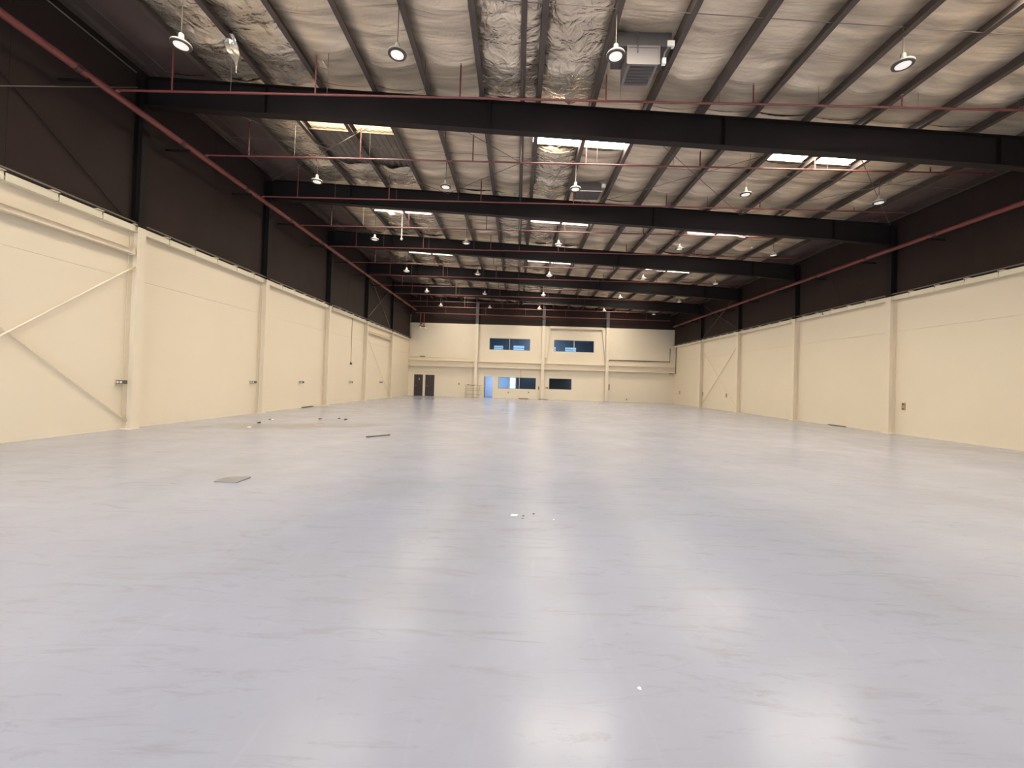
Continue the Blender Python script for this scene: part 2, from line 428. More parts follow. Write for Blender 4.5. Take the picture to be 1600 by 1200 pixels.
pt = MB().box(-0.10, YB + 0.22, 0, 0.0, 46.39, 2.9).build('wall_partition', 'office_dark'); struct(pt, 'dark office partition')
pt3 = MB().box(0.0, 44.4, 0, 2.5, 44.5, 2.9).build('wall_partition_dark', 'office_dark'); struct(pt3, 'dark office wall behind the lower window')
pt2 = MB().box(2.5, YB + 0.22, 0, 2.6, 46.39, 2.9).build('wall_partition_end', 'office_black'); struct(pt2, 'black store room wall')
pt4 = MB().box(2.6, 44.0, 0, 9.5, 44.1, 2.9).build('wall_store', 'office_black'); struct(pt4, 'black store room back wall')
la = bpy.data.lights.new('office_lamp', 'AREA'); la.energy = 130; la.size = 1.6; la.color = (0.68, 0.80, 1.0)
lo = bpy.data.objects.new('office_area_light', la); COL.objects.link(lo); lo.location = (-2.2, 44.2, 2.88)
la2 = bpy.data.lights.new('upper_office_fill', 'AREA'); la2.energy = 150; la2.size = 2.0; la2.color = (0.75, 0.85, 1.0)  # added fill light, only there to brighten the upper office interior
lo2 = bpy.data.objects.new('office_area_light', la2); COL.objects.link(lo2); lo2.location = (2.6, 44.6, 7.15)
la3 = bpy.data.lights.new('side_office_fill', 'AREA'); la3.energy = 9; la3.size = 0.8; la3.color = (0.7, 0.82, 1.0)  # small fill added to lift the otherwise unlit room behind the lower window
lo3 = bpy.data.objects.new('office_area_light', la3); COL.objects.link(lo3); lo3.location = (1.2, 43.4, 2.88)
tag(lo3, 'dim added fill light in the dark half of the lower office', 'light')
tag(lo2, 'added fill light inside the upper office behind the dark windows', 'light')
tag(lo, 'cool office ceiling light beyond the open doorway', 'light')

# ------------------------------------------------------------------ roof: deck, insulation, purlins, rods
deck_v = MB()
SKY = [('left', PUR[2], PUR[4]), ('middle', PUR[7], PUR[9]), ('right', PUR[12], PUR[14])]
NEAR = {-1: 0.5, 0: 0.5, 1: 0.5, 2: 0.75, 3: 1.35, 4: 1.85, 5: 2.3}
FAR = {-1: 2.3, 0: 2.3, 1: 2.3, 2: 2.48, 3: 3.05, 4: 3.5, 5: 3.9}
PD = 0.28
PW = 0.13                                     # purlin flange width
def sky_hit(x, y):
    for nme, a, b in SKY:
        if a < x < b:
            for k in range(KMIN, KMAX + 1):
                if yf(k) + NEAR[k] < y < yf(k) + FAR[k]: return True
    return False
# corrugated deck, ribs running down the length of the hall
xs = []; x = -11.3
while x < 16.1:
    xs += [(x, 0.0), (x + 0.10, 0.0), (x + 0.13, 0.035), (x + 0.19, 0.035)]; x += 0.22
yb = sorted({YFRONT - 0.2, 42.1, *[yf(k) + NEAR[k] for k in range(KMIN, KMAX + 1)], *[yf(k) + FAR[k] for k in range(KMIN, KMAX + 1)]})
base = 0
for j, y in enumerate(yb):
    deck_v.v += [(px, y, rz(px) + PD + 0.005 + dz) for px, dz in xs]
nx = len(xs)
for j in range(len(yb) - 1):
    for i in range(nx - 1):
        if not sky_hit((xs[i][0] + xs[i + 1][0]) / 2, (yb[j] + yb[j + 1]) / 2):
            deck_v.f.append((j * nx + i, j * nx + i + 1, (j + 1) * nx + i + 1, (j + 1) * nx + i))
CEIL = deck_v.build('ceiling', 'deck_sheet'); struct(CEIL, 'sloping metal roof with foil insulation between purlins')
CEIL.modifiers.new('thick', 'SOLIDIFY').thickness = 0.02

def purlin_mesh(x, flip):
    z = rz(x); s = -1 if flip else 1
    t = 0.006; w_ = PW * s
    prof = [(0, 0), (w_, 0), (w_, 0.022), (w_ - t * s, 0.022), (w_ - t * s, t), (t * s, t), (t * s, PD - 0.006), (w_ - t * s, PD - 0.006), (w_ - t * s, PD), (0, PD)]
    return MB().prism([(x + u, z + v) for u, v in prof], 'y', YFRONT, 41.9)
for i, x in enumerate(PUR):
    if i == 0: 
        purlin_mesh(x, True).build('purlin', 'purlin_steel', CEIL)
    elif abs(x - 0.30) < 0.01:
        purlin_mesh(x, False).build('purlin', 'purlin_steel', CEIL); purlin_mesh(x - 0.32, True).build('purlin', 'purlin_steel', CEIL)
    else:
        purlin_mesh(x, x > 5).build('purlin', 'purlin_steel', CEIL)
        # lapped second section over part of the length
EAVE = [(XL + 0.02, PUR[0])] + [(PUR[i], PUR[i + 1]) for i in range(len(PUR) - 1)] + [(PUR[-1], XR - 0.02)]
CRINK = {1: 0.5, 2: 0.75, 6: 0.5, 7: 1.0}
def foil(x0, x1, y0, y1, seed, crinkle, edge_ragged=0.0):
    if x1 - x0 < 0.1 or y1 - y0 < 0.1: return
    nxs = 10; nys = max(3, int((y1 - y0) / 0.2))
    mb = MB()
    rr = random.Random(seed)
    dip_y = y1 - 1.2 - rr.uniform(-0.12, 0.12)
    sagk = rr.uniform(0.05, 0.10)
    for j in range(nys + 1):
        for i in range(nxs + 1):
            u = i / nxs; v = j / nys
            xx = x0 + (x1 - x0) * u; yy = y0 + (y1 - y0) * v
            if edge_ragged and j == 0: yy += edge_ragged * (noise.noise(Vector((xx * 3, seed, 0))))
            e = math.sin(math.pi * u)
            z = PD - 0.012 - sagk * e
            z -= 0.11 * e * math.exp(-((yy - dip_y) / 0.30) ** 2)
            z += (0.03 * e + 0.008) * noise.noise(Vector((xx * 0.5, yy * 2.6, seed * 3.1)))
            if crinkle:
                z += crinkle * e * 0.16 * noise.noise(Vector((xx * 3.0, yy * 2.2, seed * 1.7))) - crinkle * 0.04 * e
            mb.v.append((xx, yy, rz(xx) + min(PD - 0.004, max(0.012, z))))
    for j in range(nys):
        for i in range(nxs):
            a = j * (nxs + 1) + i
            mb.f.append((a, a + 1, a + nxs + 2, a + nxs + 1))
    o = mb.build('insulation_panel', 'dark_liner' if (x1 < -8.8 or x0 > 13.5) else 'foil_crinkled' if crinkle > 0.3 else 'foil_insulation', CEIL)
    o.data.polygons.foreach_set('use_smooth', [True] * len(o.data.polygons))
seed = 0
for bi, (x0, x1) in enumerate(EAVE):
    i = bi - 1
    xa, xb = x0 + (0.008), x1 - 0.008
    cr = CRINK.get(bi - 1, 0.0)
    mid = (xa + xb) / 2
    issky = next((n for n, a, b in SKY if a < mid < b), None)
    spans = [(YFRONT, yf(-1))] + [(yf(k), yf(k + 1) if k < 5 else 41.85) for k in range(-1, 6)]
    for q, (ya, yb_) in enumerate(spans):
        seed += 1
        k = q - 2
        if issky and q > 0:
            start = yf(k) + FAR[k] + 0.03
            foil(xa, xb, ya + 0.01, yf(k) + NEAR[k] - 0.02, seed + 500, 0)
            if issky == 'left' and k == 1: start = yf(1) + 4.35
            foil(xa, xb, start, yb_ - 0.01, seed, max(cr, 0.5 if issky == 'left' and k in (1, 2, 3) else 0), 0.25 if issky == 'left' else 0)
        else:
            foil(xa, xb, ya + 0.01, yb_ - 0.01, seed, cr if (seed * 7) % 3 or bi == 8 else cr * 0.4)
# sag rods across each half bay
for k in range(-1, 6):
    y = yf(k) + S / 2 - 0.12
    if k < 5 or y < 41:
        MB().tube([(XL + 0.3, y, rz(XL) + 0.05), (XR - 0.3, y, rz(XR) + 0.05)], 0.009, 5).build('sag_rod', 'rod_steel', CEIL)
# diagonal bracing rods in the roof plane of the bay beyond the nearest rafter and the fourth bay
for k in (1, 4):
    for a, b in ((-10.8, -3.2), (-3.2, 3.0), (3.0, 9.2), (9.2, 15.5)):
        for p, q in ((a, b), (b, a)):
            MB().tube([(p, yf(k) + 0.1, rz(p) - 0.06), (q, yf(k + 1) - 0.1, rz(q) - 0.06)], 0.011, 5).build('bracing_rod', 'rod_steel', CEIL)
# torn foil hanging down
def rag(pts, wd, name='torn_foil'):
    mb = MB(); n = len(pts)
    for i, p in enumerate(pts):
        ww = wd[i]
        mb.v += [(p[0] - ww, p[1], p[2]), (p[0] + ww * 0.6, p[1] + ww * 0.8, p[2] + ww * 0.15)]
    for i in range(n - 1): mb.f.append((2 * i, 2 * i + 1, 2 * i + 3, 2 * i + 2))
    o = mb.build(name, 'foil_crinkled', CEIL); o.modifiers.new('thick', 'SOLIDIFY').thickness = 0.006
rag([(-7.25, 9.9, 9.98), (-7.3, 9.95, 9.80), (-7.26, 10.0, 9.60), (-7.22, 10.05, 9.42), (-7.2, 10.05, 9.28), (-7.2, 10.05, 9.12)], [0.05, 0.16, 0.14, 0.05, 0.015, 0.01])
rag([(0.6, 13.98, 9.68), (0.95, 14.0, 9.56), (1.3, 14.0, 9.52), (1.6, 14.0, 9.60)], [0.12, 0.22, 0.18, 0.05])
rag([(-6.6, 20.15, 9.95), (-6.3, 20.2, 9.72), (-5.9, 20.2, 9.80), (-5.3, 20.2, 9.90)], [0.15, 0.22, 0.16, 0.05])
rag([(-5.4, 10.6, 9.92), (-5.3, 10.65, 9.76), (-5.25, 10.65, 9.68)], [0.08, 0.10, 0.03])
rag([(-6.9, 17.0, 9.95), (-6.6, 17.05, 9.74), (-6.4, 17.1, 9.70)], [0.1, 0.14, 0.04])

# skylights
for k in range(KMIN, KMAX + 1):
    for nme, a, b in SKY:
        y0, y1 = yf(k) + NEAR[k], yf(k) + FAR[k]
        upz = 0.34 if (nme == 'left' and k == 1) else 0.05
        wh = {1: 'just beyond the nearest rafter', 2: 'beyond the second rafter', 3: 'beyond the third rafter', 4: 'beyond the fourth rafter', 5: 'in the last bay before the far wall', 0: 'overhead before the nearest rafter', -1: 'in the bay behind the viewpoint'}[k]
        o = empty('skylight', '%s skylight of the row %s' % (nme, wh), 'skylight', 'roof skylights', ((a + b) / 2, (y0 + y1) / 2, rz((a + b) / 2)))
        L0 = o.location
        mb = MB()
        v = [(a + 0.02, y0, 0), (b - 0.02, y0, 0), (b - 0.02, y1, 0), (a + 0.02, y1, 0)]
        mid = (a + b) / 2
        for q, (xa, xb) in enumerate(((a + 0.03, PUR[PUR.index(a) + 1] - 0.01), (PUR[PUR.index(a) + 1] + 0.01, b - 0.03))):
            m2 = MB()
            zt = lambda x: rz(x) + PD + upz
            m2.v = [tuple(Vector(p) - L0) for p in ((xa, y0 + .02, zt(xa)), (xb, y0 + .02, zt(xb)), (xb, y1 - .02, zt(xb)), (xa, y1 - .02, zt(xa)), (xa, y0 + .02, zt(xa) + .02), (xb, y0 + .02, zt(xb) + .02), (xb, y1 - .02, zt(xb) + .02), (xa, y1 - .02, zt(xa) + .02))]
            m2.f = [(0, 3, 2, 1), (4, 5, 6, 7), (0, 1, 5, 4), (1, 2, 6, 5), (2, 3, 7, 6), (3, 0, 4, 7)]
            m2.build('translucent_sheet', 'skylight_sheet', o)
        def side(xa, ya, xb, yb2, z0, z1, nmn):
            m3 = MB()
            m3.v = [tuple(Vector(p) - L0) for p in ((xa, ya, rz(xa) + z0), (xb, yb2, rz(xb) + z0), (xb, yb2, rz(xb) + z1), (xa, ya, rz(xa) + z1))]
            m3.f = [(0, 1, 2, 3)]
            q = m3.build(nmn, 'upstand_timber' if nmn in ('upstand', 'batten') else 'white_trim', o); q.modifiers.new('thick', 'SOLIDIFY').thickness = 0.02
        if nme == 'left' and k == 1:
            side(a + .015, y1, b - .015, y1, PD - 0.06, PD + 0.01 + upz, 'upstand'); side(a + .015, y0, b - .015, y0, PD, PD + 0.01 + upz, 'upstand')
            side(a + .015, y0, a + .015, y1, PD, PD + 0.01 + upz, 'upstand'); side(b - .015, y0, b - .015, y1, PD, PD + 0.01 + upz, 'upstand')
            for q in range(2):
                side(a + .02, y1 - 0.12 - 0.3 * q, b - .02, y1 - 0.12 - 0.3 * q, PD + 0.08, PD + 0.14, 'batten')
        else:
            side(a + .015, y1, b - .015, y1, PD - 0.03, PD + 0.01 + upz, 'frame_strip'); side(a + .015, y0, b - .015, y0, PD - 0.03, PD + 0.01 + upz, 'frame_strip')
            if k >= 2:
                side(a + .14, y1 + .02, b - .14, y1 + .02, 0.0, 0.07, 'edge_trim')

# ------------------------------------------------------------------ portal frames: columns and rafters
def column(k, side):
    s = 1 if side == 'left' else -1             # s: direction into the hall
    face = CL if side == 'left' else CR; wallx = XL if side == 'left' else XR
    n = {('left', 1): 'nearest cream column in view on the left wall', ('left', 2): 'second cream column along the left wall', ('left', 3): 'third cream column along the left wall', ('left', 4): 'fourth cream column along the left wall', ('left', 5): 'fifth cream column on the left wall, beside the far corner bay',
         ('right', 2): 'nearest cream column in view on the right wall', ('right', 3): 'second cream column along the right wall', ('right', 4): 'third cream column along the right wall', ('right', 5): 'fourth cream column on the right wall, nearest the far corner'}.get((side, k), 'cream column on the %s wall beside the viewpoint' % side)
    c = empty('steel_column', n, 'column', 'portal frame columns', (face, yf(k), 0))
    d = abs(face - wallx) - 0.004
    def sec(z0, z1, nm_, mt):
        mb = MB()
        for u0, u1, hw in ((0, 0.016, 0.125), (0.016, d - 0.016, 0.006), (d - 0.016, d, 0.125)):
            a, b = sorted((-s * u0, -s * u1)); mb.box(a, -hw, z0, b, hw, z1)
        mb.build(nm_, mt, c)
    sec(0, HC - 0.02, 'shaft', 'cream_steel'); sec(HC - 0.02, rz(face) - 0.02, 'upper_shaft', 'dark_steel')
    MB().box(*( (-0.28, -0.17, 0, 0.03, 0.17, 0.025) if s > 0 else (-0.03, -0.17, 0, 0.28, 0.17, 0.025))).build('base_plate', 'cream_steel', c)
    return c
for k in range(-1, 6):
    column(k, 'left'); column(k, 'right')
RL = {1: 'nearest dark steel roof rafter crossing the hall', 2: 'second dark roof rafter from the viewpoint', 3: 'third dark roof rafter from the viewpoint', 4: 'fourth dark roof rafter from the viewpoint', 5: 'farthest dark roof rafter, before the end wall', 0: 'dark roof rafter overhead above the viewpoint', -1: 'dark roof rafter behind the viewpoint'}
for k in range(-1, 6):
    r = empty('roof_rafter', RL[k], 'beam', 'portal frame rafters', (0, yf(k), 0))
    x0, x1 = CL + 0.0, CR - 0.0
    D = 0.83
    bot = [(x0, rz(x0) - D), (13.2, rz(13.2) - D), (x1, rz(x1) - D - 0.06)]
    top = [(x0, rz(x0)), (x1, rz(x1))]
    MB().prism([(x0, rz(x0) - 0.018), (x1, rz(x1) - 0.018), (x1, rz(x1)), (x0, rz(x0))], 'y', -0.125, 0.125).build('top_flange', 'dark_steel', r)
    MB().prism([bot[0], bot[1], bot[2], (x1, bot[2][1] + 0.018), (13.2, bot[1][1] + 0.018), (x0, bot[0][1] + 0.018)], 'y', -0.125, 0.125).build('bottom_flange', 'dark_steel', r)
    MB().prism([(x0, bot[0][1] + 0.018), (13.2, bot[1][1] + 0.018), (x1, bot[2][1] + 0.018), (x1, rz(x1) - 0.018), (x0, rz(x0) - 0.018)], 'y', -0.006, 0.006).build('web', 'dark_steel', r)
    for xs_ in (-7.4, -1.0, 5.6, 13.2):
        z = rz(xs_)
        MB().box(xs_ - 0.01, -0.122, z - D + 0.02, xs_ + 0.01, 0.122, z - 0.02).build('splice_plate', 'dark_steel', r)

# ------------------------------------------------------------------ wall bracing
def brace(nm_, pts, r, mt, label, s):
    x = (XL + 0.10) if s == 'left' else (XR - 0.10)
    o = MB().tube([(x, p[0], p[1]) for p in pts], r, 6).build(nm_, mt)
    return tag(o, label, 'brace', 'wall bracing')
brace('bracing_rod', [(5.8, 0.12), (11.6, 4.62)], 0.022, 'cream_steel', 'cream diagonal rod rising to the nearest left column', 'left')
brace('bracing_rod', [(5.8, 4.72), (11.6, 0.22)], 0.022, 'cream_steel', 'cream diagonal rod falling to foot of nearest left column', 'left').location.x = -0.05
brace('bracing_rod', [(6.2, 5.95), (11.45, 9.68)], 0.014, 'rod_steel', 'grey rod rising across dark cladding behind the left red pipe', 'left')
brace('bracing_rod', [(5.8, 9.68), (11.2, 5.95)], 0.014, 'dark_steel', 'dark rod falling across the nearest left dark cladding', 'left').location.x = -0.04
a, b = yf(4) + 0.15, yf(5) - 0.1
brace('bracing_rod', [(a, 4.8), (b, 0.25)], 0.022, 'cream_steel', 'cream diagonal rod falling across the far bay of the left wall', 'left')
brace('bracing_rod', [(a, 5.95), (b, 9.5)], 0.02, 'rod_steel', 'grey rod rising on dark cladding of the far left bay', 'left')
brace('bracing_rod', [(a, 9.5), (b, 5.95)], 0.02, 'rod_steel', 'grey rod falling on dark cladding of the far left bay', 'left').location.x = -0.05
brace('bracing_rod', [(a, 0.25), (b, 4.9)], 0.022, 'cream_steel', 'cream diagonal rod rising towards the far corner on right wall', 'right')
brace('bracing_rod', [(a, 4.9), (b, 0.25)], 0.022, 'cream_steel', 'cream diagonal rod falling towards the far corner on right wall', 'right').location.x = 0.05
brace('bracing_rod', [(a, 5.95), (b, 8.7)], 0.016, 'rod_steel', 'grey rod rising on dark cladding of the far right bay', 'right')
brace('bracing_rod', [(a, 8.7), (b, 5.95)], 0.016, 'rod_steel', 'grey rod falling on dark cladding of the far right bay', 'right').location.x = 0.04
for k, lb in ((0, 'horizontal cream strut on left wall running to the nearest column'), (4, 'horizontal cream strut across the far bay of left wall')):
    o = empty('wall_strut', lb, 'strut', 'wall struts', (XL + 0.13, (yf(k) + yf(k + 1)) / 2, 5.02))
    hl = S / 2 - 0.14
    MB().box(-0.006, -hl, -0.08, 0.006, hl, 0.08).box(-0.07, -hl, 0.06, 0.07, hl, 0.075).box(-0.07, -hl, -0.075, 0.07, hl, -0.06).build('beam', 'cream_steel', o)
    for sy in (-1, 1): MB().box(-0.075, sy * hl - 0.008, -0.10, 0.075, sy * hl + 0.008, 0.10).build('end_plate', 'cream_steel', o)

# ------------------------------------------------------------------ sprinkler mains and branches
def main_pipe(x, z, y0, y1, label, s):
    o = empty('sprinkler_main', label, 'pipe', 'red sprinkler mains', (x, y0, z))
    MB().tube([(0, 0, 0), (0, y1 - y0, 0)], 0.085, 14).build('pipe', 'red_pipe', o, True)
    wx = (XL if s > 0 else XR) - x
    y = 0.9; pc = pb = None
    while y < y1 - y0:
        if pc is None:
            pc = MB().tube([(0, -0.06, 0), (0, 0.06, 0)], 0.105, 14).mesh('coupling', 'dark_red', True)
            pb = MB().box(*(lambda a, b: (a, -0.025, -0.14, b, 0.025, -0.09))(*sorted((wx, 0.06 * s)))).mesh('bracket', 'dark_steel')
        link('coupling', pc, o, (0, y, 0)); link('bracket', pb, o, (0, y + 0.25, 0)); y += 2.985
    return o
main_pipe(-10.4, 8.63, -6.5, 41.2, 'thick red sprinkler main along the left dark cladding', 1)
main_pipe(15.2, 7.58, -6.5, 40.6, 'thick red sprinkler main along the right dark cladding', -1)

BY = [10.23 + 2.985 * n for n in range(-2, 11)]
def branch_proto():
    o = empty('sprinkler_branch', '', 'pipe', 'red sprinkler branches', (-10.35, 0, 8.74))
    MB().tube([(0, 0, 0), (25.3, 0, 0)], 0.027, 8).build('pipe', 'red_pipe', o, True)
    MB().tube([(-0.02, 0, -0.10), (0.0, 0, -0.03), (0.06, 0, 0)], 0.04, 8).build('elbow', 'red_pipe', o, True)
    me = None
    for q in range(7):
        x = 1.4 + 3.65 * q
        if x < 25:
            h = rz(-10.35 + x) - 8.74 - 0.02
            ri = MB().tube([(x, 0, 0), (x, 0, h)], 0.02, 7).build('riser', 'red_pipe', o, True)
            MB().lathe([(0.012, h - 0.05), (0.03, h - 0.03), (0.012, h)], 8, (x, 0, 0)).build('sprinkler_head', 'galvanised', ri)
    for q in range(9):
        x = 2.9 + 2.45 * q
        h = rz(-10.35 + x) - 8.74 + 0.02
        MB().tube([(x, 0, 0.02), (x, 0, h)], 0.006, 5).build('hanger_rod', 'rod_steel', o)
    return o
bp0 = branch_proto()
for n, y in enumerate(BY):
    o = bp0 if n == 0 else copy_tree(bp0)
    o.location.y = y + (0.0 if abs(y - 41) > 1 else -0.3)
    v = n - 2
    if v < 0: lb = 'thin red sprinkler branch overhead near the viewpoint' if v == -1 else 'thin red sprinkler branch above the viewpoint'
    elif v == 0: lb = 'thin red sprinkler branch in front of the nearest rafter'
    elif v == 10: lb = 'thin red sprinkler branch just before the far wall'
    else: lb = '%s thin red sprinkler branch crossing the hall from the viewpoint' % ORD[v]
    o['label'] = lb
# pipe header and red valve drops by the far wall
o = empty('sprinkler_header', 'red header pipe crossing above the cream far wall', 'pipe', None, (-10.35, 41.2, 8.34))
MB().tube([(0, 0, 0), (25.4, 0, -0.10)], 0.05, 10).build('pipe', 'red_pipe', o, True)
for q in range(6): MB().tube([(3.0 + 4 * q, 0, 0), (3.0 + 4 * q, 0, 0.75)], 0.01, 5).build('hanger_rod', 'rod_steel', o)
o = empty('alarm_valve', 'red twin drop pipes with white horn high in the far left corner', 'valve', None, (-9.65, 41.2, 7.0))
for dx in (-0.22, 0.14): MB().tube([(dx, 0, 0), (dx, 0, 1.32)], 0.055, 8).build('drop_pipe', 'red_pipe', o, True)
MB().box(-0.27, 0.0, 0.30, -0.17, 0.745, 0.36).build('bracket', 'dark_steel', o)
MB().tube([(-0.3, 0, 0.02), (0.4, 0, -0.03)], 0.06, 8).build('cross_pipe', 'red_pipe', o, True)
MB().lathe([(0.03, -0.28), (0.14, -0.26), (0.06, -0.1), (0.05, 0.0)], 12, (0.33, -0.05, 0)).build('horn', 'white_trim', o, True)
MB().lathe([(0.10, -0.22), (0.11, -0.12), (0.05, 0.0)], 12, (-0.22, -0.05, 0)).build('bell', 'white_trim', o, True)

# ------------------------------------------------------------------ high bay lamps
LX = [-7.37, -2.77, 1.86, 7.90, 12.52]
def lamp_proto():
    o = empty('high_bay_lamp', '', 'lamp', 'high bay lamps')
    MB().lathe([(0.035, 0.26), (0.05, 0.24), (0.055, 0.14), (0.085, 0.11), (0.10, 0.085), (0.185, 0.055), (0.195, 0.04), (0.195, 0.02)], 24).build('housing', 'lamp_white', o, True)
    MB().lathe([(0.195, 0.02), (0.19, 0.0), (0.14, -0.004), (0.135, 0.006)], 24).build('rim', 'lamp_rim', o, True)
    rim = o.children[-1]
    MB().lathe([(0.134, 0.004), (0.134, -0.003), (0.06, -0.010)], 24).build('lens', 'lamp_lens', rim, True)
    return o
lp = lamp_proto(); first = True
rodmesh = {}
for k in range(-1, 6):
    for i, x in enumerate(LX):
        y = yf(k) + S / 2 + (0.05 if i % 2 else -0.03)
        z = 8.56 - (0.16 if x > 8 else 0) - (0.05 if x > 12 else 0) + (0.04 if x < -7 else 0)
        o = lp if first else copy_tree(lp); first = False
        o.location = (x, y, z)
        row = {0: 'the nearest row, before the first rafter', 1: 'the second row, beyond the first rafter', 2: 'the third row from the viewpoint', 3: 'the fourth row from the viewpoint', 4: 'the fifth row from the viewpoint', 5: 'the last row before the far wall', -1: 'the row behind the viewpoint'}[k]
        o['label'] = '%s white hanging lamp from the left in %s' % (ORD[i], row)
        h = rz(x) - 0.002 - z
        if i not in rodmesh: rodmesh[i] = MB().tube([(0, 0, 0.25), (0, 0, h)], 0.010, 6).mesh('rod', 'rod_steel')
        link('rod', rodmesh[i], o)

# pendant sensors under the skylights
for x, y, z, lb in ((-6.03, 20.6, 8.68, 'thin white pendant with round head under third bay left skylight'), (11.47, 20.6, 8.72, 'thin white pendant with round head near the right skylights'), (12.9, 14.6, 9.1, 'small white pendant near the right end of the second lamp row')):
    o = empty('pendant_sensor', lb, 'sensor', 'pendant sensors', (x, y, z))
    MB().tube([(0, 0, 0.06), (0, 0, rz(x) - z + PD)], 0.022, 7).build('rod', 'lamp_white', o, True)
    MB().lathe([(0.02, -0.06), (0.055, -0.03), (0.06, 0.02), (0.03, 0.07)], 12).build('head', 'lamp_white', o, True)

# ------------------------------------------------------------------ roof ventilator box near the second purlin from the middle
v = empty('roof_vent', 'grey metal vent box hung between purlins beside the third near lamp', 'vent', None, (2.6, 9.2, 8.88))
MB().box(-0.33, 0, 0, 0.35, 0.7, 0.40).build('casing', 'vent_metal', v)
MB().box(-0.36, -0.015, 0.37, 0.38, 0.0, 0.42).box(-0.36, -0.015, 0.0, -0.33, 0.0, 0.37).box(0.35, -0.015, 0.0, 0.38, 0.0, 0.37).build('front_flange', 'vent_metal', v)
MB().box(-0.58, 0.02, 0.42, 0.64, 0.72, 0.74).build('upper_duct', 'vent_dark', v)
gr = MB().box(-0.27, 0.06, -0.012, 0.29, 0.64, 0.0).build('grille', 'vent_dark', v)
for q in range(6): MB().box(-0.27, 0.08 + q * 0.095, -0.022, 0.29, 0.10 + q * 0.095, -0.012).build('louvre', 'vent_dark', gr)
MB().box(0.44, 0.0, 0.03, 0.52, 0.08, 0.16).build('control_box', 'white_trim', v)
MB().box(0.54, -0.02, 0.42, 0.70, 0.08, 0.54).build('junction_box', 'white_trim', v)
MB().tube([(0.48, 0.04, 0.16), (0.50, 0.04, 0.3), (0.58, 0.04, 0.42)], 0.02, 6).build('flexible_conduit', 'vent_metal', v)
MB().tube([(-0.12, -0.03, 0.25), (-0.12, -0.03, 0.7)], 0.012, 5).build('cable', 'vent_dark', v)
v2 = empty('roof_vent', 'dark grey vent box before the second rafter, behind a lamp', 'vent', None, (2.6, 16.0, 9.2))
MB().box(-0.5, 0, 0, 0.45, 0.8, 0.30).build('casing', 'vent_dark', v2)
MB().box(-0.55, -0.02, -0.03, 0.50, 0.0, 0.0).build('lower_lip', 'white_trim', v2)
MB().box(0.46, -0.05, 0.14, 0.60, 0.05, 0.26).build('junction_box', 'white_trim', v2)

# ------------------------------------------------------------------ wall fittings
LS = [(11.33, 'nearest column'), (17.05, 'second column'), (20.91, 'middle of the third bay'), (27.19, 'hanging conduit'), (33.2, 'far bracing')]
def sock_proto():
    o = empty('socket_box', '', 'socket', 'left wall socket boxes')
    bd = MB().box(0, -0.05, -0.05, 0.22, 0.07, 0.05).build('body', 'socket_grey', o)
    for q in range(2): MB().lathe([(0.03, 0), (0.034, 0.012), (0.02, 0.014)], 10).build('outlet', 'socket_white', bd).matrix_local = Matrix.Translation((0.07 + q * 0.09, -0.05, 0)) @ Matrix.Rotation(math.pi / 2, 4, 'X')
    MB().box(0, -0.09, -0.09, 0.012, 0.11, 0.09).build('back_plate', 'cream_steel', o)
    return o
sp = sock_proto()
for n, (y, wh) in enumerate(LS):
    o = sp if n == 0 else copy_tree(sp)
    o.location = (XL + 0.001, y, 1.33)
    o['label'] = 'grey twin socket box on left wall by the ' + wh
RS = [(17.06, 'beside the nearest right column'), (31.33, 'near foot of the right bracing, nearer one'), (35.3, 'before the last right column'), (40.27, 'beside the far right corner')]
for y, wh in RS:
    o = empty('wall_switch', 'small vertical switch box on right wall ' + wh, 'switch', 'right wall switch boxes', (XR, y, 1.17))
    MB().box(-0.05, -0.06, -0.16, -0.001, 0.06, 0.14).build('box', 'tan_tube', o)
    MB().box(-0.06, -0.04, -0.14, -0.05, 0.04, -0.08).build('lower_cover', 'socket_grey', o)
    MB().box(-0.06, -0.035, 0.04, -0.05, 0.035, 0.11).build('upper_cover', 'socket_grey', o)
for x, z, h, lb in ((-0.87, 0.62, 0.09, 'small box under the left half of the lower office window'), (1.20, 0.68, 0.09, 'small box under the right half of the lower office window'), (-5.91, 1.33, 0.16, 'small box on far wall above the tube rail'), (2.2, 1.15, 0.3, 'tall switch beside the middle column, left side'), (2.95, 1.2, 0.12, 'small switch between middle column and dark window'), (3.10, 1.2, 0.12, 'small switch close to the edge of the dark window'), (9.32, 1.45, 0.55, 'tall narrow switch on the right face side of the right far column'), (11.12, 0.28, 0.1, 'low socket on the far wall to the right')):
    o = empty('wall_switch', lb, 'switch', 'far wall switch boxes', (x, YB, z))
    MB().box(-0.06, -0.05, -h / 2 - 0.03, 0.06, -0.001, h / 2 + 0.03).build('box', 'tan_tube', o)
    MB().box(-0.03, -0.06, -h / 2, 0.03, -0.05, h / 2).build('cover', 'socket_grey', o)
o = empty('wall_conduit', 'vertical conduit with small box hanging on left wall third bay', 'conduit', None, (XL + 0.03, 27.25, 2.58))
MB().tube([(0, 0, 0.05), (0, 0, 3.2)], 0.018, 6).build('tube', 'tan_tube', o)
MB().box(-0.029, -0.07, -0.08, 0.06, 0.07, 0.06).build('box', 'socket_grey', o)

